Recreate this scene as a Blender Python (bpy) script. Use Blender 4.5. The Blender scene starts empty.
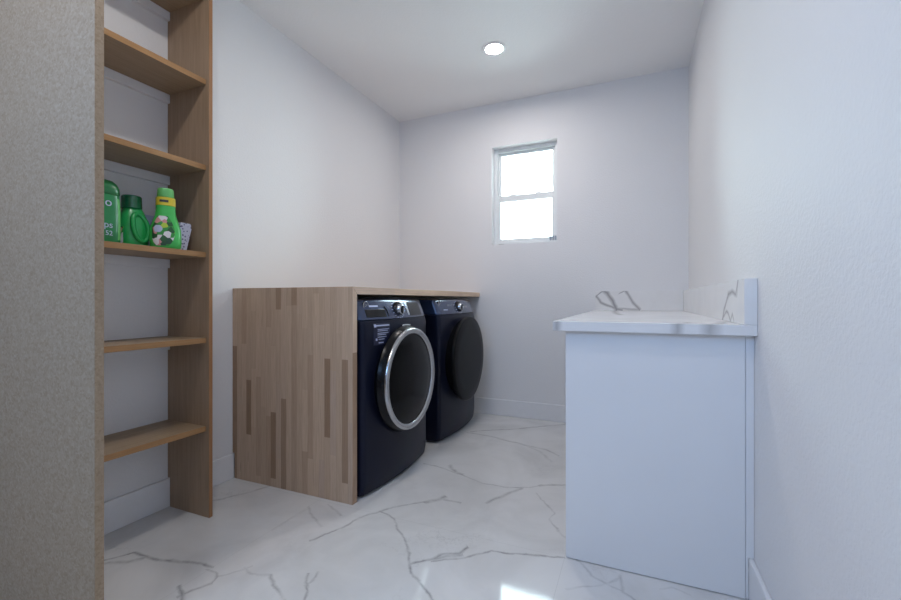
import bpy, bmesh, math
from math import sin, cos, pi, sqrt, radians
from mathutils import Vector, Matrix

S = bpy.context.scene
COL = S.collection

# ------------------------------------------------------------------ helpers
def link(o, parent=None):
    COL.objects.link(o)
    if parent is not None:
        o.parent = parent
    return o

ORG = {}          # world position of every thing's origin; shapes are written in room coordinates

def obj(name, bm, mats, parent=None, smooth=False, bevel=0.0, segs=2, angle=35):
    org = ORG.get(parent.name, Vector()) if parent is not None else Vector()
    bmesh.ops.translate(bm, verts=bm.verts, vec=-org)
    bmesh.ops.recalc_face_normals(bm, faces=bm.faces)
    me = bpy.data.meshes.new(name)
    bm.to_mesh(me)
    bm.free()
    for m in (mats if isinstance(mats, (list, tuple)) else [mats]):
        me.materials.append(m)
    o = link(bpy.data.objects.new(name, me), parent)
    ORG[o.name] = org
    if bevel:
        b = o.modifiers.new('bevel', 'BEVEL')
        b.width = bevel; b.segments = segs; b.limit_method = 'ANGLE'
        b.angle_limit = radians(40)
    if smooth:
        for p in me.polygons:
            p.use_smooth = True
        me.set_sharp_from_angle(angle=radians(angle))
    return o

def empty(name, loc, label=None, cat=None, group=None):
    o = link(bpy.data.objects.new(name, None))
    o.location = loc
    ORG[o.name] = Vector(loc)
    o.empty_display_size = 0.05
    if label: tag(o, label, cat, group)
    return o

def tag(o, label, cat, group=None):
    o['label'] = label; o['category'] = cat
    if group: o['group'] = group
    return o

def struct(o):
    o['kind'] = 'structure'
    return o

def box(bm, x0, x1, y0, y1, z0, z1, mi=0):
    v = [bm.verts.new((x, y, z)) for x in (x0, x1) for y in (y0, y1) for z in (z0, z1)]
    for f in ((0, 1, 3, 2), (4, 6, 7, 5), (0, 4, 5, 1), (2, 3, 7, 6), (0, 2, 6, 4), (1, 5, 7, 3)):
        bm.faces.new([v[i] for i in f]).material_index = mi

def BOX(*a):
    bm = bmesh.new(); box(bm, *a); return bm

def prism(bm, pts, axis, a, b):
    """extrude a 2-D polygon along axis from a to b; pts in the two other axes in order"""
    def mk(p, t):
        if axis == 'x': return (t, p[0], p[1])
        if axis == 'y': return (p[0], t, p[1])
        return (p[0], p[1], t)
    A = [bm.verts.new(mk(p, a)) for p in pts]
    B = [bm.verts.new(mk(p, b)) for p in pts]
    bm.faces.new(A); bm.faces.new(B[::-1])
    n = len(pts)
    for i in range(n):
        bm.faces.new((A[i], A[(i + 1) % n], B[(i + 1) % n], B[i]))

def lathe(bm, prof, axis='z', c=(0, 0, 0), n=64, sq=(1, 1)):
    """prof: (t along axis, radius) from one end to the other; closed with caps when radius > 0"""
    rings = []
    for t, r in prof:
        ring = []
        for i in range(n):
            a = 2 * pi * i / n
            u, w = r * cos(a) * sq[0], r * sin(a) * sq[1]
            if axis == 'z': p = (c[0] + u, c[1] + w, c[2] + t)
            elif axis == 'x': p = (c[0] + t, c[1] + u, c[2] + w)
            else: p = (c[0] + u, c[1] + t, c[2] + w)
            ring.append(bm.verts.new(p))
        rings.append(ring)
    for a, b in zip(rings, rings[1:]):
        for i in range(n):
            bm.faces.new((a[i], a[(i + 1) % n], b[(i + 1) % n], b[i]))
    bm.faces.new(rings[0]); bm.faces.new(rings[-1])

def loft(bm, loops, caps=True):
    R = [[bm.verts.new(p) for p in l] for l in loops]
    n = len(R[0])
    for a, b in zip(R, R[1:]):
        for i in range(n):
            bm.faces.new((a[i], a[(i + 1) % n], b[(i + 1) % n], b[i]))
    if caps:
        bm.faces.new(R[0]); bm.faces.new(R[-1])

def tube(bm, pts, r, n=10, closed=False):
    pts = [Vector(p) for p in pts]
    m = len(pts); rings = []
    for i, p in enumerate(pts):
        if closed: t = pts[(i + 1) % m] - pts[i - 1]
        else: t = pts[min(i + 1, m - 1)] - pts[max(i - 1, 0)]
        t.normalize()
        a = t.orthogonal() if abs(t.x) > .99 else t.cross(Vector((1, 0, 0))).normalized()
        b = t.cross(a).normalized()
        a = a.normalized()
        rr = r[i] if isinstance(r, (list, tuple)) else r
        rings.append([bm.verts.new(p + a * rr * cos(2 * pi * k / n) + b * rr * sin(2 * pi * k / n)) for k in range(n)])
    last = m if closed else m - 1
    for i in range(last):
        A, B = rings[i], rings[(i + 1) % m]
        for k in range(n):
            bm.faces.new((A[k], A[(k + 1) % n], B[(k + 1) % n], B[k]))
    if not closed:
        bm.faces.new(rings[0]); bm.faces.new(rings[-1])

# ------------------------------------------------------------------ materials
class NT:
    def __init__(self, name):
        self.m = bpy.data.materials.new(name); self.m.use_nodes = True
        self.t = self.m.node_tree
        self.b = self.t.nodes['Principled BSDF']
    def n(self, kind, **kw):
        nd = self.t.nodes.new(kind)
        for k, v in kw.items(): setattr(nd, k, v)
        return nd
    def l(self, a, b): self.t.links.new(a, b)
    def setin(self, sock, v):
        if hasattr(v, 'is_linked') or isinstance(v, bpy.types.NodeSocket): self.l(v, sock)
        else: sock.default_value = v
    def math(self, op, a, b=None, c=None, clamp=False):
        nd = self.n('ShaderNodeMath', operation=op); nd.use_clamp = clamp
        for i, v in enumerate((a, b, c)):
            if v is not None: self.setin(nd.inputs[i], v)
        return nd.outputs[0]
    def mix(self, f, a, b, mode='MIX'):
        nd = self.n('ShaderNodeMix', data_type='RGBA', blend_type=mode)
        self.setin(nd.inputs[0], f); self.setin(nd.inputs[6], a); self.setin(nd.inputs[7], b)
        return nd.outputs[2]
    def coord(self, scale=None):
        tc = self.n('ShaderNodeTexCoord'); o = tc.outputs['Object']
        if scale:
            mp = self.n('ShaderNodeMapping'); mp.inputs['Scale'].default_value = scale
            self.l(o, mp.inputs[0]); o = mp.outputs[0]
        return o
    def noise(self, vec, scale, detail=3, rough=.55, dist=0):
        nd = self.n('ShaderNodeTexNoise')
        nd.inputs['Scale'].default_value = scale; nd.inputs['Detail'].default_value = detail
        nd.inputs['Roughness'].default_value = rough; nd.inputs['Distortion'].default_value = dist
        self.l(vec, nd.inputs['Vector']); return nd.outputs[0]
    def ramp(self, f, stops):
        nd = self.n('ShaderNodeValToRGB'); e = nd.color_ramp.elements
        while len(e) < len(stops): e.new(.5)
        for s, (p, c) in zip(e, stops):
            s.position = p; s.color = (*c, 1) if len(c) == 3 else c
        self.l(f, nd.inputs[0]); return nd.outputs[0]
    def bump(self, h, strength, dist=.002):
        nd = self.n('ShaderNodeBump'); nd.inputs['Strength'].default_value = strength
        nd.inputs['Distance'].default_value = dist
        self.l(h, nd.inputs['Height']); self.l(nd.outputs[0], self.b.inputs['Normal'])
    def sep(self, v):
        nd = self.n('ShaderNodeSeparateXYZ'); self.l(v, nd.inputs[0]); return nd.outputs
    def comb(self, x, y, z):
        nd = self.n('ShaderNodeCombineXYZ')
        for i, v in enumerate((x, y, z)): self.setin(nd.inputs[i], v)
        return nd.outputs[0]

def col4(c): return (*c, 1)

def plain(name, c, rough=.5, metal=0, coat=0, spec=None, var=0.05, scale=30, trans=0, ior=None):
    m = NT(name)
    m.b.inputs['Roughness'].default_value = rough
    m.b.inputs['Metallic'].default_value = metal
    m.b.inputs['Coat Weight'].default_value = coat
    m.b.inputs['Coat Roughness'].default_value = .08
    if spec is not None: m.b.inputs['Specular IOR Level'].default_value = spec
    if trans: m.b.inputs['Transmission Weight'].default_value = trans
    f = m.noise(m.coord(), scale, 2)
    d = tuple(x * (1 - var) for x in c); u = tuple(min(1, x * (1 + var)) for x in c)
    m.l(m.ramp(f, [(.3, d), (.7, u)]), m.b.inputs['Base Color'])
    return m.m

def vein(m, U, V, pts, width, amt, along=None):
    """a hand-drawn vein: pts in (U, V) metres, as a float-curve lookup; returns a 0..1 mask socket"""
    p = [Vector(q) for q in pts]
    d = (p[-1] - p[0])
    L = d.length; d.normalize(); nrm = Vector((-d.y, d.x))
    o = p[0] - d * L * .02; L *= 1.04
    s = [((q - o).dot(d) / L, (q - o).dot(nrm)) for q in p]
    s2 = []
    for a in s:                                   # keep it a function
        if not s2 or a[0] > s2[-1][0] + .01: s2.append(a)
    R = max(.02, max(abs(a[1]) for a in s2) * 1.1)
    du = m.math('SUBTRACT', U, o.x); dv = m.math('SUBTRACT', V, o.y)
    u = m.math('DIVIDE', m.math('ADD', m.math('MULTIPLY', du, d.x), m.math('MULTIPLY', dv, d.y)), L)
    w = m.math('ADD', m.math('MULTIPLY', du, nrm.x), m.math('MULTIPLY', dv, nrm.y))
    fc = m.n('ShaderNodeFloatCurve'); cv = fc.mapping.curves[0]
    cv.points[0].location = (0, .5 + s2[0][1] / R / 2); cv.points[1].location = (1, .5 + s2[-1][1] / R / 2)
    for a in s2[1:-1]:
        cv.points.new(a[0], .5 + a[1] / R / 2)
    for q in cv.points: q.handle_type = 'VECTOR'
    fc.mapping.update()
    m.l(u, fc.inputs['Value'])
    tgt = m.math('MULTIPLY', m.math('SUBTRACT', fc.outputs[0], .5), 2 * R)
    dist = m.math('ABSOLUTE', m.math('SUBTRACT', w, tgt))
    mask = m.math('SUBTRACT', 1.0, m.math('DIVIDE', dist, width), clamp=True)
    mask = m.math('POWER', mask, 1.1)
    inside = m.math('MULTIPLY', m.math('GREATER_THAN', u, .0), m.math('LESS_THAN', u, 1.0))
    return m.math('MULTIPLY', m.math('MULTIPLY', mask, inside), amt)

# camera model, used only to read the vein drawing off the floor plan
CAM_F, CAM_YAW, CAM_H = 425.7, .4085, 1.0
def floor_pt(u, v):
    a = (u - 450.5) / CAM_F; b = (v - 300.3) / CAM_F
    c, s = cos(CAM_YAW), sin(CAM_YAW)
    return ((c * a - s) / b, (s * a + c) / b)

FLOOR_VEINS = [  # (points, width m, strength)
    ([(98, 562), (105, 560.5), (115, 558.7), (133, 553), (142, 556), (157, 560.5), (199, 564), (211, 568)], .012, .8),
    ([(104, 564), (128, 562.5), (143, 558)], .016, .6),
    ([(206, 570), (213, 573), (215.5, 578), (210, 583.5)], .009, .75),
    ([(211, 583), (199, 588), (188, 592.6), (178, 597)], .012, .6),
    ([(180, 586), (182.5, 594), (186, 604)], .012, .7),
    ([(216, 577.5), (229, 574), (243, 570), (252, 566)], .008, .35),
    ([(243, 568), (251, 574), (271, 575)], .010, .4),
    ([(271, 575), (273, 585), (279, 592), (286, 601)], .010, .6),
    ([(308.7, 573), (305, 581.6), (308, 591), (303, 602)], .009, .6),
    ([(304, 586), (312, 581), (319, 572.5)], .008, .45),
    ([(312, 540), (328, 534), (350, 524), (359, 518), (379, 512), (401, 505.5), (431.7, 501.6), (443, 497.4)], .010, .7),
    ([(425, 503), (436, 500.5), (446, 496)], .020, .75),
    ([(443, 499.5), (452, 501), (462, 503)], .012, .45),
    ([(381, 512), (394, 519), (398, 529.4), (407, 545), (409.5, 564), (412.7, 574), (425, 590), (432, 600)], .009, .75),
    ([(411.6, 564), (432.7, 558.5), (443, 554.3), (460, 553.2), (468, 546.5)], .013, .85),
    ([(432.7, 561.7), (464, 557.5), (489.7, 551), (506.5, 553.7), (532, 555), (563.5, 558)], .009, .8),
    ([(431, 559.5), (447, 556.5), (463, 554)], .018, .6),
    ([(487, 503), (492, 500.5), (498, 498.4), (515, 491), (522, 489)], .016, .6),
    ([(426, 464), (437, 466.5), (449.6, 471), (464, 476.4), (483, 483.4), (504, 487), (527.6, 488.4), (542, 485.2), (567, 485.3)], .010, .55),
    ([(449, 465), (452, 469), (462, 475)], .022, .5),
    ([(540, 486), (552, 485), (567, 485.5)], .015, .5),
    ([(468.6, 433), (494, 437.4), (523, 444.8), (546.6, 450), (557, 456)], .016, .5),
    ([(472, 432), (479, 431), (506.5, 430), (532, 427.5), (567, 424.3)], .014, .65),
    ([(523, 445), (540, 452), (552, 462)], .016, .3),
    ([(536, 494), (548.7, 505.8), (554, 513), (549, 519.5), (561, 533), (570, 541)], .008, .45),
    ([(211, 500.6), (224.6, 499), (232, 496.4), (252, 492), (276, 484)], .014, .6),
    ([(308.7, 507), (312.4, 517.5), (320.6, 527)], .011, .4),
    ([(328, 504.7), (335, 510), (341, 516)], .011, .35),
    ([(272, 530), (290, 520), (309, 508)], .009, .2),
    ([(578, 560), (592, 576), (612, 588), (622, 592), (640, 604)], .009, .45),
    ([(620, 575), (621, 584), (622, 593)], .009, .4),
    ([(566, 590), (600, 586), (620, 578)], .008, .3),
    ([(660, 590), (672, 588), (690, 596)], .008, .2),
]

def floor_material():
    m = NT('polished_marble_tile')
    co = m.coord()
    n1 = m.n('ShaderNodeTexNoise'); n1.inputs['Scale'].default_value = 9; n1.inputs['Detail'].default_value = 6
    n1.inputs['Roughness'].default_value = .62
    m.l(co, n1.inputs['Vector'])
    off = m.n('ShaderNodeVectorMath', operation='SUBTRACT'); m.l(n1.outputs['Color'], off.inputs[0]); off.inputs[1].default_value = (.5, .5, .5)
    sc = m.n('ShaderNodeVectorMath', operation='SCALE'); m.l(off.outputs[0], sc.inputs[0]); sc.inputs['Scale'].default_value = .045
    ad = m.n('ShaderNodeVectorMath', operation='ADD'); m.l(co, ad.inputs[0]); m.l(sc.outputs[0], ad.inputs[1])
    X, Y, Z = m.sep(ad.outputs[0])
    tot = None
    for pts, w, amt in FLOOR_VEINS:
        k = vein(m, X, Y, [floor_pt(*p) for p in pts], w, amt)
        tot = k if tot is None else m.math('MAXIMUM', tot, k)
    # break the drawn veins up, as mineral veins do
    br = m.ramp(m.noise(co, 16, 4, .6), [(.32, (.22,) * 3), (.64, (1,) * 3)])
    tot = m.math('MULTIPLY', tot, br)
    # faint hairline veins everywhere
    vo = m.n('ShaderNodeTexVoronoi', feature='DISTANCE_TO_EDGE'); vo.inputs['Scale'].default_value = 2.3
    sc2 = m.n('ShaderNodeVectorMath', operation='SCALE'); m.l(off.outputs[0], sc2.inputs[0]); sc2.inputs['Scale'].default_value = .35
    ad2 = m.n('ShaderNodeVectorMath', operation='ADD'); m.l(co, ad2.inputs[0]); m.l(sc2.outputs[0], ad2.inputs[1])
    m.l(ad2.outputs[0], vo.inputs['Vector'])
    hair = m.math('SUBTRACT', 1.0, m.math('DIVIDE', vo.outputs['Distance'], .012), clamp=True)
    gate = m.ramp(m.noise(co, 2.2, 3), [(.5, (0,) * 3), (.7, (1,) * 3)])
    hair = m.math('MULTIPLY', m.math('MULTIPLY', hair, gate), .22)
    tot = m.math('MAXIMUM', tot, hair)
    cloud = m.noise(co, 2.6, 5, .6, .6)
    base = m.ramp(cloud, [(.3, (.60, .595, .59)), (.55, (.70, .695, .69)), (.75, (.74, .735, .73))])
    c = m.mix(tot, base, (.17, .165, .17, 1))
    # tile joints
    x, y, z = m.sep(co)
    def joint(v, o, per):
        f = m.math('FRACT', m.math('DIVIDE', m.math('SUBTRACT', v, o), per))
        d = m.math('MULTIPLY', m.math('MINIMUM', f, m.math('SUBTRACT', 1.0, f)), per)
        return m.math('LESS_THAN', d, .0009)
    j = m.math('MAXIMUM', joint(x, -.25, 1.2), joint(y, 1.692, 1.2))
    c = m.mix(m.math('MULTIPLY', j, .28), c, (.33, .33, .33, 1))
    m.l(c, m.b.inputs['Base Color'])
    m.b.inputs['Roughness'].default_value = .07
    m.b.inputs['Specular IOR Level'].default_value = .5
    return m.m

def quartz_material(name, veins, axes, extra=()):
    """white quartz; veins drawn in the two given object axes"""
    m = NT(name)
    co = m.coord()
    n1 = m.n('ShaderNodeTexNoise'); n1.inputs['Scale'].default_value = 14; n1.inputs['Detail'].default_value = 4
    m.l(co, n1.inputs['Vector'])
    off = m.n('ShaderNodeVectorMath', operation='SUBTRACT'); m.l(n1.outputs['Color'], off.inputs[0]); off.inputs[1].default_value = (.5, .5, .5)
    sc = m.n('ShaderNodeVectorMath', operation='SCALE'); m.l(off.outputs[0], sc.inputs[0]); sc.inputs['Scale'].default_value = .02
    ad = m.n('ShaderNodeVectorMath', operation='ADD'); m.l(co, ad.inputs[0]); m.l(sc.outputs[0], ad.inputs[1])
    s = m.sep(ad.outputs[0])
    U, V = s['XYZ'.index(axes[0])], s['XYZ'.index(axes[1])]
    tot = None
    for pts, w, amt in veins:
        k = vein(m, U, V, pts, w, amt)
        tot = k if tot is None else m.math('MAXIMUM', tot, k)
    base = m.ramp(m.noise(co, 5, 4), [(.35, (.80, .79, .785)), (.7, (.86, .855, .85))])
    if tot is not None:
        base = m.mix(tot, base, (.27, .26, .26, 1))
    m.l(base, m.b.inputs['Base Color'])
    m.b.inputs['Roughness'].default_value = .16
    return m.m

def wall_material(name, c, bump=.25, scale=130):
    m = NT(name)
    co = m.coord()
    f = m.noise(co, 1.6, 2)
    m.l(m.ramp(f, [(.3, tuple(x * .985 for x in c)), (.7, c)]), m.b.inputs['Base Color'])
    m.b.inputs['Roughness'].default_value = .55
    m.b.inputs['Specular IOR Level'].default_value = .3
    h = m.ramp(m.noise(co, scale, 3, .5), [(.42, (0,) * 3), (.62, (1,) * 3)])
    m.bump(h, bump, .0015)
    return m.m

def particle_board(name, tint):
    m = NT(name)
    co = m.coord()
    v = m.n('ShaderNodeTexVoronoi'); v.inputs['Scale'].default_value = 170; m.l(co, v.inputs['Vector'])
    chip = m.sep(v.outputs['Color'])[0]
    n = m.noise(co, 70, 4, .7)
    f = m.math('ADD', m.math('MULTIPLY', chip, .45), m.math('MULTIPLY', n, .6))
    c = m.ramp(f, [(.2, (.30, .215, .135)), (.45, (.365, .28, .19)), (.65, (.395, .305, .215)), (.9, (.45, .365, .265))])
    c = m.mix(1.0, c, (*tint, 1), 'MULTIPLY')
    m.l(c, m.b.inputs['Base Color'])
    m.b.inputs['Roughness'].default_value = .7
    m.bump(f, .12, .001)
    return m.m

def board_wood(name, dark, light, along='Y', rough=.45):
    """tan shelf board, long faint grain"""
    m = NT(name)
    s = {'X': (3, 60, 60), 'Y': (60, 3, 60), 'Z': (60, 60, 3)}[along]
    co = m.coord(s)
    n = m.noise(co, 1.4, 4, .6, .3)
    m.l(m.ramp(n, [(.3, dark), (.7, light)]), m.b.inputs['Base Color'])
    m.b.inputs['Roughness'].default_value = rough
    m.b.inputs['Specular IOR Level'].default_value = .35
    return m.m

def butcher_block(name, across, along, w=.036, length=.46, gain=1.0):
    m = NT(name)
    co = m.coord(); s = m.sep(co)
    A, B = s['XYZ'.index(across)], s['XYZ'.index(along)]
    ca = m.math('FLOOR', m.math('DIVIDE', A, w))
    wn = m.n('ShaderNodeTexWhiteNoise', noise_dimensions='1D'); m.l(ca, wn.inputs['W'])
    wn2 = m.n('ShaderNodeTexWhiteNoise', noise_dimensions='1D'); m.l(m.math('ADD', ca, 37.3), wn2.inputs['W'])
    ln = m.math('MULTIPLY', m.math('ADD', m.math('MULTIPLY', wn2.outputs[0], .7), .65), length)
    ra = m.math('FLOOR', m.math('ADD', m.math('DIVIDE', B, ln), m.math('MULTIPLY', wn.outputs[0], 9.0)))
    w3 = m.n('ShaderNodeTexWhiteNoise', noise_dimensions='2D'); m.l(m.comb(ca, ra, 0.0), w3.inputs['Vector'])
    stave = m.ramp(w3.outputs['Value'], [(0, (.31, .215, .155)), (.07, (.45, .34, .265)), (.3, (.51, .40, .32)), (.6, (.545, .43, .35)),
                                (.88, (.57, .455, .37)), (1, (.49, .39, .335))])
    sc = [150, 150, 150]; sc['XYZ'.index(along)] = 7
    g = m.noise(m.coord(tuple(sc)), 1.0, 4, .6, .4)
    grain = m.ramp(g, [(.25, (.82, .80, .78)), (.6, (1.0, 1.0, 1.0)), (.8, (1.06, 1.05, 1.04))])
    c = m.mix(1.0, stave, grain, 'MULTIPLY')
    # sparse dark streaks / knots
    sk = [26, 26, 26]; sk['XYZ'.index(along)] = 4
    k = m.ramp(m.noise(m.coord(tuple(sk)), 1.0, 2, .5), [(.70, (0,) * 3), (.78, (1,) * 3)])
    c = m.mix(m.math('MULTIPLY', k, .35), c, (.16, .10, .075, 1))
    # glue lines between staves
    fr = m.math('FRACT', m.math('DIVIDE', A, w))
    gl = m.math('LESS_THAN', fr, .03)
    c = m.mix(m.math('MULTIPLY', gl, .18), c, (.18, .13, .10, 1))
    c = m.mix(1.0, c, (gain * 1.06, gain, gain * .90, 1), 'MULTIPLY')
    m.l(c, m.b.inputs['Base Color'])
    m.b.inputs['Roughness'].default_value = .5
    m.b.inputs['Specular IOR Level'].default_value = .35
    return m.m

def glass_pane():
    m = NT('clear_window_glass')
    t = m.n('ShaderNodeBsdfTransparent'); g = m.n('ShaderNodeBsdfGlossy'); g.inputs['Roughness'].default_value = .02
    t.inputs[0].default_value = (.96, .985, .985, 1)
    f = m.n('ShaderNodeFresnel'); f.inputs['IOR'].default_value = 1.45
    mx = m.n('ShaderNodeMixShader'); m.l(f.outputs[0], mx.inputs[0]); m.l(t.outputs[0], mx.inputs[1]); m.l(g.outputs[0], mx.inputs[2])
    m.l(mx.outputs[0], m.t.nodes['Material Output'].inputs['Surface'])
    return m.m

def emitter(name, c, strength):
    m = NT(name)
    m.b.inputs['Base Color'].default_value = (.9, .9, .9, 1)
    m.b.inputs['Emission Color'].default_value = col4(c)
    m.b.inputs['Emission Strength'].default_value = strength
    return m.m

M = dict(
    wall=wall_material('white_orange_peel_paint', (.80, .795, .80), .3, 100),
    ceil=wall_material('flat_white_ceiling_paint', (.86, .86, .865), .18, 90),
    taupe=wall_material('taupe_bounce_cut', (.20, .15, .11)),  # made-up dark tone for the unseen front wall, cutting and warming its bounce
    trim=plain('white_semi_gloss_trim', (.80, .80, .81), .35, var=.01),
    cab=plain('white_cabinet_laminate', (.82, .825, .835), .3, var=.01, scale=4),
    vinyl=plain('white_window_vinyl', (.82, .84, .84), .3, var=.01),
    floor=floor_material(),
    pboard=particle_board('raw_particle_board', (1, 1, 1)),
    pedge=particle_board('cut_board_edge', (.86, .80, .74)),
    shelf=board_wood('tan_shelf_board', (.31, .22, .135), (.39, .28, .18), 'Y'),
    upright=board_wood('tan_upright_board', (.32, .23, .155), (.41, .295, .205), 'Z'),
    sedge=board_wood('orange_brown_shelf_edge', (.31, .165, .068), (.39, .215, .095), 'Y'),
    uedge=board_wood('orange_brown_upright_edge', (.29, .14, .06), (.36, .185, .088), 'Z'),
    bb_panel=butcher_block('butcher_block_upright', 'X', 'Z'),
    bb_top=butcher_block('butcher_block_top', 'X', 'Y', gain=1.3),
    bb_lit_edge=butcher_block('butcher_block_lit_edge', 'Y', 'Z', gain=1.25),  # higher gain paints in the extra light on the front edge
    navy=plain('navy_appliance_paint', (.007, .009, .022), .33, metal=0, coat=0, spec=.2, var=.06, scale=3),
    navy_panel=plain('slate_blue_control_panel', (.042, .062, .125), .22, metal=.35, coat=.6, var=.05, scale=3),
    black=plain('black_gloss_plastic', (.006, .006, .007), .16, spec=.4, var=.05),
    door_glass=plain('smoked_door_glass', (.0025, .0027, .0035), .16, spec=.15, var=.1, scale=4),
    door_grey=plain('charcoal_door_cover', (.0035, .0037, .0045), .36, spec=.14, var=.06, scale=5),
    chrome=plain('brushed_chrome', (.50, .51, .53), .22, metal=1, var=.05, scale=20),
    collar=plain('black_door_collar', (.005, .005, .006), .24, spec=.2, var=.05),
    rubber=plain('dark_rubber', (.02, .02, .02), .7),
    print_white=plain('pale_printed_ink', (.50, .54, .72), .5, var=.02),
    sticker_blue=plain('blue_film_sticker', (.012, .015, .045), .3, var=.05),
    caulk=plain('white_caulk', (.8, .8, .8), .5, var=.01),
    glass=glass_pane(),
    lamp=emitter('warm_led_diffuser', (1.0, .94, .90), 295.0),
    g_dark=plain('dark_green_plastic', (.010, .16, .045), .3, coat=.2, var=.08),
    g_mid=plain('green_bottle_plastic', (.018, .37, .09), .32, coat=.2, var=.08),
    g_deep=plain('deep_green_bottle_plastic', (.010, .21, .06), .32, coat=.2, var=.08),
    g_cap=plain('clear_green_cap', (.012, .15, .06), .2, coat=.4, var=.15, scale=60),
    g_bright=plain('bright_green_plastic', (.06, .52, .10), .32, coat=.2, var=.06),
    g_light=plain('light_green_cap', (.16, .55, .17), .35, var=.06),
    yellow=plain('yellow_collar', (.70, .55, .04), .4, var=.06),
    lavender=plain('lavender_carton', (.52, .50, .82), .5, var=.06),
    plug=plain('grey_metal_latch', (.35, .36, .37), .35, metal=.5),
    darkink=plain('dark_ink', (.05, .05, .06), .5),
)

def flower_label():
    m = NT('floral_bottle_label')
    co = m.coord()
    v = m.n('ShaderNodeTexVoronoi'); v.inputs['Scale'].default_value = 48; m.l(co, v.inputs['Vector'])
    r = m.sep(v.outputs['Color'])[0]
    c = m.n('ShaderNodeValToRGB'); c.color_ramp.interpolation = 'CONSTANT'
    cols = [(0, (.02, .10, .03)), (.25, (.04, .30, .05)), (.45, (.45, .60, .05)), (.60, (.65, .30, .30)), (.74, (.75, .72, .75)), (.86, (.02, .08, .04))]
    e = c.color_ramp.elements
    while len(e) < len(cols): e.new(.5)
    for s, (p, k) in zip(e, cols): s.position = p; s.color = col4(k)
    m.l(r, c.inputs[0]); m.l(c.outputs[0], m.b.inputs['Base Color'])
    m.b.inputs['Roughness'].default_value = .4
    return m.m
def speckled_cup():
    m = NT('white_speckled_packet')
    co = m.coord()
    v = m.n('ShaderNodeTexVoronoi'); v.inputs['Scale'].default_value = 85; m.l(co, v.inputs['Vector'])
    f = m.math('LESS_THAN', v.outputs['Distance'], .33)
    m.l(m.mix(f, (.62, .62, .74, 1), (.12, .12, .24, 1)), m.b.inputs['Base Color'])
    m.b.inputs['Roughness'].default_value = .5
    return m.m
M['flower'] = flower_label(); M['cup'] = speckled_cup()

# ------------------------------------------------------------------ the room (metres; camera stands at x = y = 0)
XL, XR, YB, YF, H = -2.0812, .364, 3.5694, -1.25, 2.718
T = .14
WX0, WX1, WZ0, WZ1 = -1.150, -.588, 1.483, 2.337           # window opening in the back wall

struct(obj('floor', BOX(XL - T, XR + T, YF - T, YB + T, -.08, 0), M['floor']))
struct(obj('ceiling', BOX(XL - T, XR + T, YF - T, YB + T, H, H + .1), M['ceil']))
struct(obj('wall_right', BOX(XR, XR + T, YF - T, YB + T, 0, H), M['wall']))

def wall_with_hole(name, plane, a0, a1, us, hole, mat=None):
    """a wall slab between a0 and a1 on axis `plane`, running us[0]..us[1], with one opening (u0, u1, z0, z1)"""
    bm = bmesh.new()
    us = [us[0], hole[0], hole[1], us[1]]; zs = [0, hole[2], hole[3], H]
    vs = {}
    def v(i, k, a):
        if (i, k, a) not in vs:
            vs[(i, k, a)] = bm.verts.new((us[i], a, zs[k]) if plane == 'y' else (a, us[i], zs[k]))
        return vs[(i, k, a)]
    for a in (a0, a1):
        for i in range(3):
            for k in range(3):
                if (i, k) == (1, 1): continue
                bm.faces.new((v(i, k, a), v(i + 1, k, a), v(i + 1, k + 1, a), v(i, k + 1, a)))
    ring = [(1, 1), (2, 1), (2, 2), (1, 2)]
    rim = [(0, 0), (1, 0), (2, 0), (3, 0), (3, 1), (3, 2), (3, 3), (2, 3), (1, 3), (0, 3), (0, 2), (0, 1)]
    for lst in (ring, rim):
        for p, q in zip(lst, lst[1:] + lst[:1]):
            bm.faces.new((v(*p, a0), v(*q, a0), v(*q, a1), v(*p, a1)))
    return struct(obj(name, bm, mat or M['wall']))

wall_with_hole('wall_back', 'y', YB, YB + T, (XL, XR), (WX0, WX1, WZ0, WZ1))
FX0, FX1, FZ0, FZ1 = -1.60, .05, 1.60, 2.45            # and a second one in the wall behind the camera
wall_with_hole('wall_front', 'y', YF - T, YF, (XL, XR), (FX0, FX1, FZ0, FZ1), M['taupe'])
# beside and behind the camera: a daylight opening in the left wall
OY0, OY1, OZ0, OZ1 = -1.05, -.18, 1.75, 2.50
wall_with_hole('wall_left', 'x', XL - T, XL, (YF - T, YB + T), (OY0, OY1, OZ0, OZ1))

def baseboard(name, x0, x1, y0, y1):
    return struct(obj(name, BOX(x0, x1, y0, y1, 0, .138), M['trim'], bevel=.004))
baseboard('baseboard_left', XL, XL + .015, .692, 1.7125)
baseboard('baseboard_back', -2.07, -.20, YB - .015, YB)
baseboard('baseboard_right', XR - .015, XR, YF, 1.7122)

# window
win = struct(empty('window_1', ((WX0 + WX1) / 2, YB + .08, WZ0)))
def wpart(name, bx, mat, parent, bevel=.003):
    bm = bmesh.new()
    for b in bx: box(bm, *b)
    return obj(name, bm, mat, parent, bevel=bevel)
fy0, fy1 = YB + .075, YB + T
fw = .030
frame = wpart('window_frame', [(WX0, WX0 + fw, fy0, fy1, WZ0, WZ1), (WX1 - fw, WX1, fy0, fy1, WZ0, WZ1),
      (WX0 + fw, WX1 - fw, fy0, fy1, WZ0, WZ0 + fw), (WX0 + fw, WX1 - fw, fy0, fy1, WZ1 - fw, WZ1)], M['vinyl'], win)
def sash(name, y0, y1, z0, z1, rb, rt):
    a, b, s = WX0 + fw, WX1 - fw, .026
    f = wpart(name, [(a, a + s, y0, y1, z0, z1), (b - s, b, y0, y1, z0, z1), (a + s, b - s, y0, y1, z0, z0 + rb), (a + s, b - s, y0, y1, z1 - rt, z1)], M['vinyl'], win)
    ym = (y0 + y1) / 2
    wpart('pane', [(a + s, b - s, ym - .002, ym + .002, z0 + rb, z1 - rt)], M['glass'], f, 0)
    return f
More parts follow.
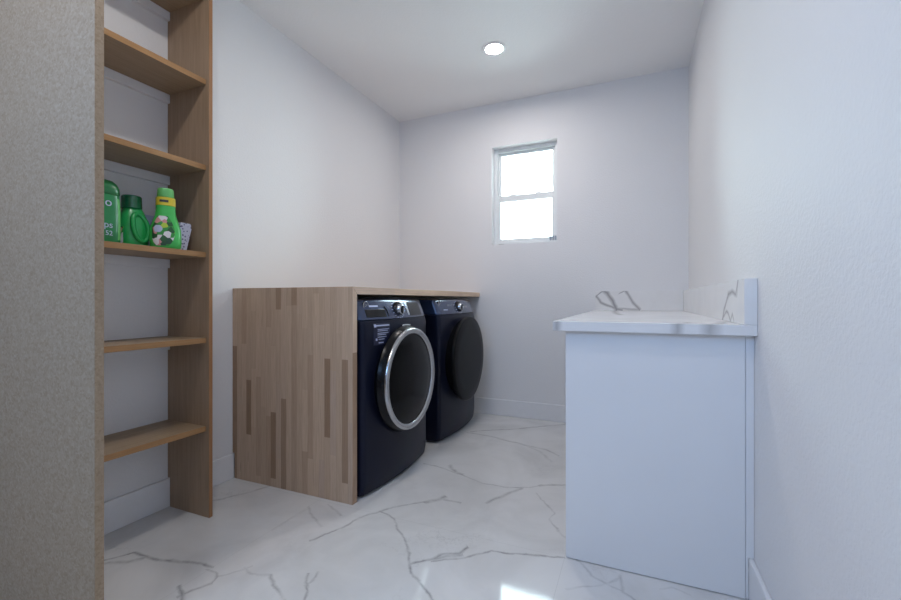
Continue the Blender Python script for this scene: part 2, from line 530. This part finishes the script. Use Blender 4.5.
sash('upper_sash', fy0 + .034, fy0 + .058, 1.885, WZ1 - fw, .035, .022)
low = sash('lower_sash', fy0 + .006, fy0 + .030, WZ0 + fw, 1.922, .026, .054)
for x in (-.985, -.76):
    wpart('sash_lock', [(x - .025, x + .025, fy0 + .008, fy0 + .030, 1.922, 1.932)], M['vinyl'], low, .003)
for dx in (-.655, -.632, -.612):
    wpart('latch', [(dx - .008, dx + .008, fy0 - .004, fy0 + .006, WZ0 + .022, WZ0 + .062)], M['plug'], low, .002)
wpart('frame_label', [(-1.11, -1.06, fy0 - .0012, fy0, WZ0 + .004, WZ0 + .012)], M['darkink'], frame, 0)

# recessed downlight
LX, LY = -.882, 2.79
dl = tag(empty('downlight', (LX, LY, H)), 'round white recessed downlight glowing in the ceiling', 'ceiling light')
bm = bmesh.new()
lathe(bm, [(0, .084), (-.005, .082), (-.008, .075), (-.005, .060), (0, .0565)], 'z', (LX, LY, H), 48)
obj('trim_ring', bm, M['trim'], dl, smooth=True)
bm = bmesh.new()
lathe(bm, [(-.0005, .056), (-.0022, .055), (-.0025, .045)], 'z', (LX, LY, H), 48)
obj('diffuser', bm, M['lamp'], dl)

# ------------------------------------------------------------------ shelving on the left wall
PY0, PY1 = .668, .6895
PX = -1.329
pb = obj('particleboard_panel', BOX(XL + .0005, PX, PY0, PY1, 0, H - .002), [M['pboard']])
tag(pb, 'tall speckled beige particleboard panel standing at the left, nearest the camera', 'panel')
o = obj('edge_band', BOX(PX, PX + .002, PY0, PY1, 0, H - .002), M['pedge'], pb)

SY0, SY1 = .709, 1.351
bc = tag(empty('bookcase', (-1.93, 1.07, 0)), 'tall narrow open bookcase of tan boards against the left wall, holding green bottles', 'bookcase')
XFB = -1.791
def upright(y0, y1):
    bm = bmesh.new()
    prism(bm, [(XL + .0165, 0), (XFB, 0), (XFB, 2.68), (XL + .0005, 2.68), (XL + .0005, .1395), (XL + .0165, .1395)], 'y', y0, y1)
    bm.faces.ensure_lookup_table()
    bm.normal_update()
    for f in bm.faces:
        c = f.calc_center_median()
        if abs(c.x - XFB) < 1e-4: f.material_index = 1
    obj('side_panel', bm, [M['upright'], M['uedge']], bc, bevel=.0012)
upright(SY1, SY1 + .0185)
upright(.6905, SY0)
XFS = -1.811
for zt in (.420, .826, 1.220, 1.621, 2.015, 2.414):
    bm = BOX(XL + .0005, XFS, SY0, SY1, zt - .024, zt)
    for f in bm.faces:
        if abs(f.calc_center_median().x - XFS) < 1e-4: f.material_index = 1
    obj('shelf', bm, [M['shelf'], M['sedge']], bc, bevel=.0012)
    o = obj('cleat', BOX(XL + .0005, XL + .020, SY0 + .001, SY1 - .001, zt - .0655, zt - .0243), M['trim'], bc, bevel=.0015)
    o['label'] = 'white painted cleat under the shelf'

# ------------------------------------------------------------------ things on the third shelf
ZS = 1.2203
def oval(cx, cy, z, rx, ry, n=40, p=2.6, rot=0):
    out = []
    for i in range(n):
        a = 2 * pi * i / n
        c, s = cos(a), sin(a)
        u = rx * math.copysign(abs(c) ** (2 / p), c); w = ry * math.copysign(abs(s) ** (2 / p), s)
        out.append((cx + u * cos(rot) - w * sin(rot), cy + u * sin(rot) + w * cos(rot), z))
    return out
def bottle_loft(name, cx, cy, prof, mat, parent, rot=0, p=2.6):
    bm = bmesh.new()
    loft(bm, [oval(cx, cy, ZS + z, rx, ry, 40, p, rot) for z, rx, ry in prof])
    return obj(name, bm, mat, parent, smooth=True, angle=50)

VIEW = math.atan2(-1.10, 1.92)       # bottles turned to face the room, labels outward

def wrap_patch(bm, cx, cy, prof, z0, z1, a0, a1, off, rot, nz=10, na=14, p=2.6, shape=None):
    """a label lying on the bottle's skin between heights z0..z1 and angles a0..a1"""
    def at(z):
        for (za, xa, ya), (zb, xb, yb) in zip(prof, prof[1:]):
            if za <= z <= zb:
                t = (z - za) / max(1e-6, zb - za)
                return xa + (xb - xa) * t, ya + (yb - ya) * t
        return prof[-1][1:]
    g = []
    for k in range(nz + 1):
        z = z0 + (z1 - z0) * k / nz
        rx, ry = at(z); rx += off; ry += off
        row = []
        for i in range(na + 1):
            w = 1 if shape is None else shape(k / nz)
            a = (a0 + a1) / 2 + (a1 - a0) * (i / na - .5) * w
            c, s = cos(a), sin(a)
            u = rx * math.copysign(abs(c) ** (2 / p), c); v = ry * math.copysign(abs(s) ** (2 / p), s)
            row.append(bm.verts.new((cx + u * cos(rot) - v * sin(rot), cy + u * sin(rot) + v * cos(rot), ZS + z)))
        g.append(row)
    for k in range(nz):
        for i in range(na):
            bm.faces.new((g[k][i], g[k][i + 1], g[k + 1][i + 1], g[k + 1][i]))

# 1 tall bottle, partly behind the board's edge
c1 = (-1.935, .995)
b1 = tag(empty('detergent_bottle', (*c1, ZS)), 'tall dark-capped green bottle with white lettering, leftmost on the shelf', 'bottle')
P1 = [(0, .036, .058), (.008, .040, .062), (.06, .041, .063), (.15, .040, .062), (.196, .038, .059)]
bottle_loft('body', *c1, P1, M['g_deep'], b1, 0)
bottle_loft('cap', *c1, [(.1965, .036, .057), (.203, .040, .061), (.225, .039, .059), (.242, .034, .052), (.254, .024, .038), (.258, .010, .016)], M['g_dark'], b1, 0)
bm = bmesh.new(); wrap_patch(bm, *c1, P1, .02, .185, .60, 1.05, .0006, 0)
o = obj('side_stripe', bm, M['g_light'], b1, smooth=True)
def text_mesh(name, body, size, mat, parent, loc, rot, depth=.0006):
    cu = bpy.data.curves.new(name, 'FONT'); cu.body = body; cu.size = size; cu.extrude = depth
    cu.align_x = 'CENTER'; cu.align_y = 'CENTER'
    t = bpy.data.objects.new('tmp', cu); COL.objects.link(t)
    bpy.context.view_layer.update()
    me = bpy.data.meshes.new_from_object(t.evaluated_get(bpy.context.evaluated_depsgraph_get()))
    bpy.data.objects.remove(t); bpy.data.curves.remove(cu)
    me.name = name; me.materials.clear(); me.materials.append(mat)
    o = link(bpy.data.objects.new(name, me), parent)
    o.location = Vector(loc) - ORG.get(parent.name, Vector()); o.rotation_euler = rot
    ORG[o.name] = Vector(loc)
    return o
FX = (pi / 2, 0, pi / 2)             # upright writing facing +x
xf1 = c1[0] + .0415
text_mesh('lettering', 'o', .046, M['print_white'], b1, (xf1, c1[1] + .004, ZS + .163), FX)
text_mesh('lettering', 'ps', .036, M['print_white'], b1, (xf1, c1[1] + .004, ZS + .075), FX)
text_mesh('lettering', '52', .026, M['print_white'], b1, (xf1, c1[1] + .006, ZS + .042), FX)

# 2 squat jug with a handle
c2 = (-1.972, 1.131)
r2 = -.25
b2 = tag(empty('detergent_jug', (*c2, ZS)), 'squat green detergent jug with moulded handle and dark translucent cap', 'jug')
P2 = [(0, .046, .050), (.008, .051, .055), (.05, .052, .056), (.10, .050, .054), (.135, .043, .047), (.158, .034, .038), (.170, .029, .032)]
body2 = bottle_loft('body', *c2, P2, M['g_mid'], b2, r2)
bm = bmesh.new()
lathe(bm, [(.166, .033), (.170, .038), (.218, .0365), (.222, .034), (.223, .012)], 'z', (c2[0], c2[1] - .004, ZS), 40)
obj('cap', bm, M['g_cap'], b2, smooth=True, angle=30)
bm = bmesh.new()
pts = []
for i in range(20):
    a = 2 * pi * i / 20
    yy, zz = .030 * cos(a), .062 * sin(a)
    tl = radians(24)
    y2, z2 = yy * cos(tl) + zz * sin(tl) * -.55, zz * cos(tl) + yy * sin(tl)
    rx = .050 - max(0, z2 + .085 - .10) * .28
    pts.append((c2[0] + rx + .004, c2[1] + .002 + y2 + .0, ZS + .085 + z2))
tube(bm, pts, .0095, 10, closed=True)
obj('handle', bm, M['g_mid'], b2, smooth=True, angle=80)
bm = bmesh.new(); wrap_patch(bm, *c2, P2, .012, .085, -1.45, -.80, .0007, r2)
obj('side_label', bm, M['flower'], b2, smooth=True)

# 3 waisted bottle with yellow collar
c3 = (-1.874, 1.208)
r3 = -.35
b3 = tag(empty('softener_bottle', (*c3, ZS)), 'bright green waisted bottle with yellow collar and floral label', 'bottle')
P3 = [(0, .032, .050), (.008, .038, .057), (.04, .040, .059), (.09, .038, .056), (.12, .032, .047), (.145, .028, .039), (.168, .027, .036), (.186, .028, .036)]
bottle_loft('body', *c3, P3, M['g_bright'], b3, r3)
bottle_loft('collar', *c3, [(.1865, .027, .034), (.188, .0288, .0368), (.221, .028, .036), (.2225, .026, .033)], M['yellow'], b3, r3)
bottle_loft('cap', *c3, [(.223, .025, .030), (.225, .0265, .032), (.257, .025, .030), (.262, .023, .027), (.263, .01, .012)], M['g_light'], b3, r3, 2.2)
bm = bmesh.new(); wrap_patch(bm, *c3, P3, .012, .140, -1.15, .35, .0008, r3, shape=lambda t: 1 - .45 * abs(2 * t - 1) ** 2)
obj('floral_label', bm, M['flower'], b3, smooth=True)
bm = bmesh.new(); wrap_patch(bm, *c3, P3, .068, .098, -.95, -.25, .0014, r3, shape=lambda t: 1 - .5 * abs(2 * t - 1) ** 2)
obj('label_badge', bm, M['print_white'], b3, smooth=True)
bm = bmesh.new(); wrap_patch(bm, *c3, [(z - .0, x, y) for z, x, y in [(.18, .0288, .0368), (.24, .0285, .0365)]], .200, .210, -.75, .05, .0006, r3)
obj('collar_print', bm, M['darkink'], b3, smooth=True)

# 4 speckled white packet, wider at the top
bm = bmesh.new()
loft(bm, [[(-1.935, yl, z), (-1.885, yl, z), (-1.885, yr, z), (-1.935, yr, z)] for z, yl, yr in ((ZS, 1.284, 1.310), (ZS + .105, 1.279, 1.335), (ZS + .132, 1.284, 1.331))])
pk = obj('paper_packet', bm, M['cup'], bevel=.003)
tag(pk, 'small white speckled packet at the right end of the shelf, by the upright', 'packet')

# 5 lavender carton behind
bx = tag(obj('carton', BOX(-2.056, -1.999, 1.199, 1.281, ZS, ZS + .158), M['lavender'], bevel=.002),
         'pale lavender carton standing behind the green bottles on the shelf', 'carton')
obj('lid_flap', BOX(-2.0575, -1.9975, 1.1975, 1.2825, ZS + .128, ZS + .1595), M['print_white'], bx, bevel=.002)

# ------------------------------------------------------------------ waterfall counter over the machines
Y0, XC, ZC = 1.7138, -1.2617, 1.0657
th = .037
lc = tag(empty('laundry_counter', (XL, Y0, 0)), 'butcher block waterfall counter spanning the two navy laundry machines', 'counter')
bm = bmesh.new()      # the upright, mitred at the top and notched over the baseboard
def ring(x0, x1, zlo, ztop_outer, ztop_inner):
    return None
pr = [(Y0, 0), (Y0 + th, 0), (Y0 + th, ZC - th), (Y0, ZC - .0004)]
prism(bm, pr, 'x', XL + .017, XC)
prism(bm, [(Y0, .140), (Y0 + th, .140), (Y0 + th, ZC - th), (Y0, ZC - .0004)], 'x', XL + .0008, XL + .0169)
for f in bm.faces:
    if all(abs(v.co.x - XC) < 1e-4 for v in f.verts): f.material_index = 1
obj('side_panel', bm, [M['bb_panel'], M['bb_lit_edge']], lc, bevel=.0012)
bm = bmesh.new()
prism(bm, [(Y0 + .0022, ZC), (Y0 + th + .0022, ZC - th), (YB - .001, ZC - th), (YB - .001, ZC)], 'x', XL + .0008, XC)
obj('worktop', bm, M['bb_top'], lc, bevel=.0012)
obj('caulk_line', BOX(XL + .0008, XC - .06, YB - .004, YB - .0004, ZC, ZC + .004), M['caulk'], lc)

# ------------------------------------------------------------------ washer and dryer
W = .711
XFRONT, BOW = -1.246, .034
XBACK = -2.03
def lean(z):
    """how far the front stands back at height z"""
    if z < .10: return .016 * ((.10 - z) / .10) ** 2
    if z < .86: return 0
    return .052 * ((z - .86) / .145) ** 1.25
def front_x(dy, z):
    t = max(-1, min(1, 2 * dy / W))
    x = XFRONT + BOW * (1 - t * t) - lean(z)
    r = .022; e = abs(dy) - (W / 2 - r)
    if e > 0: x -= r - sqrt(max(0, r * r - e * e))
    return x
NYS = [-.5 + i / 44 for i in range(45)]
NYS = sorted(set([-.5, -.498, -.494, -.488, -.481, -.474, -.466, -.458] + [i / 20 * .45 for i in range(-20, 21)] + [.5, .498, .494, .488, .481, .474, .466, .458]))
def plan(yc, z, inset=0, xb=XBACK):
    pts = []
    for t in NYS:
        dy = t * W * (1 - 2 * inset / W)
        pts.append((front_x(t * W, z) - inset, yc + dy, z))
    pts.append((xb, yc + W / 2 - inset, z)); pts.append((xb, yc - W / 2 + inset, z))
    return pts
def patch(bm, yc, dy0, dy1, z0, z1, off=.001, ny=10, nz=6, back=.004, corner=0):
    """a shallow raised patch that follows the machine's curved front"""
    def P(i, k, o):
        return (front_x(dy0 + (dy1 - dy0) * i / ny, z0 + (z1 - z0) * k / nz) + o, yc + dy0 + (dy1 - dy0) * i / ny, z0 + (z1 - z0) * k / nz)
    A = {(i, k): bm.verts.new(P(i, k, off)) for i in range(ny + 1) for k in range(nz + 1)}
    B = {(i, k): bm.verts.new(P(i, k, -back)) for i in range(ny + 1) for k in range(nz + 1)}
    for i in range(ny):
        for k in range(nz):
            bm.faces.new((A[i, k], A[i + 1, k], A[i + 1, k + 1], A[i, k + 1]))
            bm.faces.new((B[i, k], B[i, k + 1], B[i + 1, k + 1], B[i + 1, k]))
    for i in range(ny):
        bm.faces.new((A[i, 0], B[i, 0], B[i + 1, 0], A[i + 1, 0])); bm.faces.new((A[i, nz], A[i + 1, nz], B[i + 1, nz], B[i, nz]))
    for k in range(nz):
        bm.faces.new((A[0, k], A[0, k + 1], B[0, k + 1], B[0, k])); bm.faces.new((A[ny, k], B[ny, k], B[ny, k + 1], A[ny, k + 1]))

def badge(yc, dy, z, parent):
    x = front_x(dy, z)
    bm = bmesh.new()
    lathe(bm, [(-.003, .0225), (.0015, .0225), (.0025, .0205), (.0025, .0185), (.001, .0180), (-.003, .0180)], 'x', (x, yc + dy, z), 32)
    g = obj('round_badge', bm, M['chrome'], parent, smooth=True, angle=30)
    bm = bmesh.new()
    lathe(bm, [(-.003, .018), (.0008, .018)], 'x', (x, yc + dy, z), 32)
    obj('badge_disc', bm, M['navy_panel'], g)
    text_mesh('monogram', 'GE', .021, M['chrome'], g, (x + .001, yc + dy, z), FX, .001)

def knob(yc, dy, z, parent):
    x = front_x(dy, z)
    bm = bmesh.new()
    lathe(bm, [(-.012, .044), (.002, .044), (.008, .041), (.010, .036)], 'x', (x, yc + dy, z), 40)
    k = obj('cycle_dial', bm, M['black'], parent, smooth=True, angle=40)
    bm = bmesh.new()
    lathe(bm, [(.006, .033), (.026, .031), (.030, .028), (.0315, .024), (.027, .022)], 'x', (x, yc + dy, z), 40)
    obj('dial_ring', bm, M['chrome'], k, smooth=True, angle=40)
    bm = bmesh.new()
    box(bm, x + .026, x + .033, yc + dy - .006, yc + dy + .006, z - .022, z + .022)
    obj('dial_grip', bm, M['black'], k, bevel=.002)
    bm = bmesh.new()
    for i in range(16):                              # printed cycle marks round the dial
        a = 2 * pi * i / 16
        yy, zz = dy + .060 * cos(a), z + .046 * sin(a)
        if not .885 < zz < .992: continue
        patch(bm, yc, yy - .006, yy + .006, zz - .0015, zz + .0015, .0008, 1, 1, .001)
    obj('cycle_marks', bm, M['print_white'], parent)

def machine(name, yc, label, kind):
    r = tag(empty(name, (-1.63, yc, 0)), label, kind, None)
    bm = bmesh.new()
    zs = [.014, .022, .04, .07, .10, .2, .35, .5, .65, .78, .86, .893]
    loft(bm, [plan(yc, .012, .012)] + [plan(yc, z) for z in zs] + [plan(yc, .8945, .003)])
    box(bm, XBACK, -1.46, yc - W / 2 + .002, yc + W / 2 - .002, .894, 1.006)
    obj('cabinet', bm, M['navy'], r, smooth=True, angle=40)
    bm = bmesh.new()
    loft(bm, [plan(yc, .8965, .003, -1.459)] + [plan(yc, z, 0, -1.459) for z in (.899, .915, .93, .945, .96, .975, .988, .997)] + [plan(yc, 1.003, .006, -1.459), plan(yc, 1.005, .016, -1.459)])
    cp = obj('control_panel', bm, M['navy_panel'], r, smooth=True, angle=40)
    for sx in (-1.95, -1.36):
        for sy in (-.28, .28):
            bm = bmesh.new()
            lathe(bm, [(0, .022), (.010, .022), (.014, .016)], 'z', (sx, yc + sy, 0), 20)
            obj('levelling_foot', bm, M['rubber'], r)
    badge(yc, -.292, .972, cp)
    knob(yc, -.022, .946, cp)
    return r, cp

DZ = .558
# --- washer
yc = 2.1305
wa, cp = machine('washing_machine', yc, 'navy front-loading washing machine with a chrome ring around its round door', 'washing machine')
bm = bmesh.new(); patch(bm, yc, -.312, -.152, .909, .951, .0015, 10, 6, .004)
o = obj('detergent_drawer', bm, M['black'], cp, bevel=.004)
o['label'] = 'glossy black detergent drawer handle'
bm = bmesh.new(); patch(bm, yc, -.27, -.20, .963, .972, .0008, 4, 1, .001); obj('model_print', bm, M['print_white'], cp)
bm = bmesh.new()
tube(bm, [(front_x(-.148 + .012 * sin(t * pi), .962 - .05 * t) + .001, yc - .150 + .016 * t + .004 * sin(t * pi), .964 - .052 * t) for t in [i / 8 for i in range(9)]], .0035, 8)
obj('indicator_strip', bm, M['black'], cp, smooth=True)
bm = bmesh.new(); patch(bm, yc, .105, .285, .908, .986, .0015, 10, 6, .004)
d = obj('display', bm, M['black'], cp, bevel=.003)
bm = bmesh.new(); patch(bm, yc, .076, .101, .912, .988, .0022, 3, 6, .004)
obj('display_glint', bm, M['chrome'], cp, bevel=.002)  # pale strip stands in for the reflection beside the display
# printed film sticker
bm = bmesh.new(); patch(bm, yc, -.278, -.143, .765, .878, .0005, 8, 6, .001)
st = obj('information_sticker', bm, M['sticker_blue'], wa)
bm = bmesh.new()
rows = [(.866, .0035, -.292, -.172), (.846, .0018, -.270, -.176), (.838, .0018, -.270, -.188), (.826, .0018, -.270, -.180), (.818, .0018, -.270, -.200),
        (.806, .0018, -.270, -.196), (.794, .0018, -.262, -.215), (.776, .0030, -.262, -.222)]
for z, h, a, b in rows: patch(bm, yc, a + .022, b + .022, z - h, z + h, .0011, 4, 1, .0012)
patch(bm, yc, -.274, -.258, .858, .874, .0012, 1, 1, .0012); patch(bm, yc, -.262, -.250, .788, .800, .0012, 1, 1, .0012)
obj('printed_lines', bm, M['print_white'], st)
# door
XD = XFRONT + BOW        # front of the belly
bm = bmesh.new()
lathe(bm, [(-.060, .270), (-.014, .274), (.004, .295), (.012, .300), (.020, .297), (.048, .286), (.052, .280), (.050, .248), (.040, .243)], 'x', (XD, yc, DZ), 96)
dr = obj('door', bm, M['collar'], wa, smooth=True, angle=40)
bm = bmesh.new()
lathe(bm, [(.048, .285), (.055, .2845), (.060, .281), (.0630, .273), (.062, .262), (.057, .2525), (.048, .2495)], 'x', (XD, yc, DZ), 96)
obj('chrome_ring', bm, M['chrome'], dr, smooth=True, angle=50)['label'] = 'bright chrome ring'
bm = bmesh.new()
lathe(bm, [(.040, .2495), (.050, .2495), (.058, .22), (.066, .16), (.071, .09), (.073, .02)], 'x', (XD, yc, DZ), 96)
obj('door_glass', bm, M['door_glass'], dr, smooth=True, angle=60)['label'] = 'dark smoked glass'
# chrome arc standing in for the highlight on top of the collar
bm = bmesh.new()
arc = [(XD + .012, yc + .300 * sin(a), DZ + .300 * cos(a)) for a in [radians(x) for x in range(-9, 10, 3)]]
tube(bm, arc, .006, 8)
obj('top_highlight_arc', bm, M['chrome'], dr, smooth=True).name = 'collar_glint'

# --- dryer
yc = 3.038
dy_, cp = machine('tumble_dryer', yc, 'navy tumble dryer with a plain dark grey round door, by the back wall', 'dryer')
for q, z in ((-.19, .960), (-.16, .960), (-.13, .960), (-.10, .960), (.08, .946), (.12, .946), (.16, .946)):
    bm = bmesh.new()
    lathe(bm, [(-.004, .008), (.002, .008), (.003, .005)], 'x', (front_x(q, z), yc + q, z), 16)
    obj('button', bm, M['chrome'], cp)
bm = bmesh.new(); patch(bm, yc, -.27, -.21, .926, .932, .0008, 4, 1, .001); obj('model_print', bm, M['print_white'], cp)
bm = bmesh.new()
lathe(bm, [(-.060, .280), (-.014, .284), (.002, .294), (.014, .296), (.034, .304), (.040, .308)], 'x', (XD, yc, DZ), 96)
dr = obj('door', bm, M['black'], dy_, smooth=True, angle=40)
bm = bmesh.new()
lathe(bm, [(.036, .316), (.050, .318), (.058, .314), (.062, .304), (.066, .24), (.070, .12), (.071, .02)], 'x', (XD, yc, DZ), 96)
obj('door_cover', bm, M['door_grey'], dr, smooth=True, angle=60)['label'] = 'charcoal grey door cover'

# ------------------------------------------------------------------ white cabinet with quartz top on the right wall
VX0, VY0, ZV = -.289, 1.6538, .9186
CX0, CX1, CY0 = -.2460, .3385, 1.6935
bcab = tag(empty('base_cabinet', (.05, CY0, 0)), 'white base cabinet with plain end panel along the right wall', 'cabinet')
obj('end_panel', BOX(CX0, CX1, CY0, CY0 + .019, .003, ZV - .036), M['cab'], bcab, bevel=.001)
obj('cabinet_body', BOX(CX0 + .004, XR - .022, CY0 + .0195, YB - .017, 0, ZV - .036), M['cab'], bcab)
bm = bmesh.new()
prism(bm, [(CX1 + .0012, .003), (XR - .0158, .003), (XR - .0158, .1395), (XR - .0006, .1395), (XR - .0006, ZV - .036), (CX1 + .0012, ZV - .036)], 'y', CY0 + .003, CY0 + .019)
obj('filler_strip', bm, M['cab'], bcab, bevel=.001)

QO = Vector((VX0, VY0, ZV))
ct = empty('quartz_countertop', QO, 'white quartz countertop with grey veins and low splash on the white cabinet', 'countertop')
def loc2(pts, ax):
    i, j = 'XYZ'.index(ax[0]), 'XYZ'.index(ax[1])
    return [(a - QO[i], b - QO[j]) for a, b in pts]
XS = XR - .036
V_back = [(loc2([(-.276, 1.026), (-.252, 1.062), (-.222, 1.073), (-.196, 1.055), (-.163, 1.002), (-.127, .920)], 'XZ'), .026, .9),
          (loc2([(-.279, 1.03), (-.244, .982), (-.19, .957), (-.134, .936), (-.09, .918)], 'XZ'), .016, .8),
          (loc2([(-.11, 1.05), (-.069, 1.074), (-.04, 1.03), (-.012, .982), (.037, .925)], 'XZ'), .018, .8),
          (loc2([(-.14, .934), (-.06, .930), (.02, .928)], 'XZ'), .014, .6)]
V_side = [(loc2([(1.744, 1.068), (1.783, 1.020), (1.85, 1.032), (1.919, 1.022)], 'YZ'), .015, .9),
          (loc2([(1.75, 1.07), (1.752, 1.05), (1.768, 1.01)], 'YZ'), .010, .6),
          (loc2([(1.905, 1.024), (1.95, .995), (1.997, .965), (2.035, .918)], 'YZ'), .015, .9),
          (loc2([(2.02, .932), (1.96, .955), (1.919, .951), (1.875, .918)], 'YZ'), .012, .8),
          (loc2([(1.87, .922), (1.84, .950), (1.823, .934), (1.815, .92)], 'YZ'), .012, .8)]
# the slab: soft patches that wrap over its front edge, drawn in plan
V_slab = [(loc2([(.225, 1.640), (.262, 1.70), (.29, 1.78), (.32, 1.90)], 'XY'), .034, .6),
          (loc2([(.125, 1.64), (.162, 1.69), (.18, 1.75)], 'XY'), .020, .6),
          (loc2([(-.285, 1.64), (-.262, 1.665), (-.25, 1.70)], 'XY'), .018, .7),
          (loc2([(-.13, 3.54), (-.13, 3.2), (-.10, 2.75), (-.07, 2.5)], 'XY'), .030, .5)]
bm = BOX(VX0, XR - .0005, VY0, YB - .0005, ZV - .0355, ZV)
obj('slab', bm, quartz_material('quartz_slab', V_slab, 'XY'), ct, bevel=.0015)
obj('back_splash', BOX(VX0 + .003, XS - .0005, YB - .0205, YB - .0006, ZV + .0004, 1.070), quartz_material('quartz_back_splash', V_back, 'XZ'), ct, bevel=.001)
obj('side_splash', BOX(XS, XR - .0006, VY0 + .0002, YB - .0006, ZV + .0004, 1.070), quartz_material('quartz_side_splash', V_side, 'YZ'), ct, bevel=.001)

# ------------------------------------------------------------------ light
w = bpy.data.worlds.new('daylight'); S.world = w; w.use_nodes = True
bg = w.node_tree.nodes['Background']
# sky graded by direction: brightened toward +y to lift the window reveals, bluer elsewhere
wt = w.node_tree
tc = wt.nodes.new('ShaderNodeTexCoord'); sp = wt.nodes.new('ShaderNodeSeparateXYZ'); wt.links.new(tc.outputs['Generated'], sp.inputs[0])
rp = wt.nodes.new('ShaderNodeValToRGB'); wt.links.new(sp.outputs[1], rp.inputs[0])
rp.color_ramp.elements[0].position = .35; rp.color_ramp.elements[0].color = (.34, .575, 1.0, 1)
rp.color_ramp.elements[1].position = .65; rp.color_ramp.elements[1].color = (.80, .97, 1.0, 1)
wt.links.new(rp.outputs[0], bg.inputs['Color'])
mr = wt.nodes.new('ShaderNodeMapRange'); wt.links.new(sp.outputs[1], mr.inputs['Value'])
for k, v in (('From Min', .35), ('From Max', .65), ('To Min', 6.5), ('To Max', 17.0)): mr.inputs[k].default_value = v
# the ground outside gives back less light than the sky
gr = wt.nodes.new('ShaderNodeMapRange'); wt.links.new(sp.outputs[2], gr.inputs['Value'])
for k, v in (('From Min', -.25), ('From Max', .05), ('To Min', .55), ('To Max', 1.0)): gr.inputs[k].default_value = v
mu = wt.nodes.new('ShaderNodeMath'); mu.operation = 'MULTIPLY'
wt.links.new(mr.outputs[0], mu.inputs[0]); wt.links.new(gr.outputs[0], mu.inputs[1])
wt.links.new(mu.outputs[0], bg.inputs['Strength'])

def lamp(name, loc, power, size, c):
    L = bpy.data.lights.new(name, 'AREA'); L.shape = 'DISK'; L.size = size; L.energy = power; L.color = c
    o = link(bpy.data.objects.new(name, L)); o.location = loc
    return o
lamp('ceiling_lamp', (-1.10, .78, H - .006), 8.0, .13, (1.0, .97, .95))
lamp('added_warm_fill', (-1.2, .20, H - .006), 6.6, .13, (1.0, .85, .66))  # unseen fill added to warm and brighten the particleboard panel

def portal(name, loc, rot, sx, sy):
    L = bpy.data.lights.new(name, 'AREA'); L.shape = 'RECTANGLE'; L.size = sx; L.size_y = sy
    L.cycles.is_portal = True
    o = link(bpy.data.objects.new(name, L)); o.location = loc; o.rotation_euler = rot
portal('window_portal', ((WX0 + WX1) / 2, YB + .13, (WZ0 + WZ1) / 2), (radians(-90), 0, 0), WX1 - WX0, WZ1 - WZ0)
portal('rear_opening_portal', ((FX0 + FX1) / 2, YF - .13, (FZ0 + FZ1) / 2), (radians(90), 0, 0), FX1 - FX0, FZ1 - FZ0)
portal('side_opening_portal', (XL - .13, (OY0 + OY1) / 2, (OZ0 + OZ1) / 2), (0, radians(-90), 0), OZ1 - OZ0, OY1 - OY0)

# ------------------------------------------------------------------ camera
cd = bpy.data.cameras.new('camera'); cam = link(bpy.data.objects.new('camera', cd))
cd.sensor_width = 36; cd.lens = CAM_F / 901 * 36; cd.clip_start = .02
cam.location = (0, 0, CAM_H); cam.rotation_euler = (radians(90), 0, CAM_YAW)
S.camera = cam
S.view_settings.view_transform = 'Standard'; S.view_settings.look = 'None'
S.view_settings.gamma = 1; S.view_settings.use_curve_mapping = False
S.view_settings.exposure = 0.04
S.cycles.max_bounces = 10; S.cycles.diffuse_bounces = 6; S.cycles.sample_clamp_indirect = 6
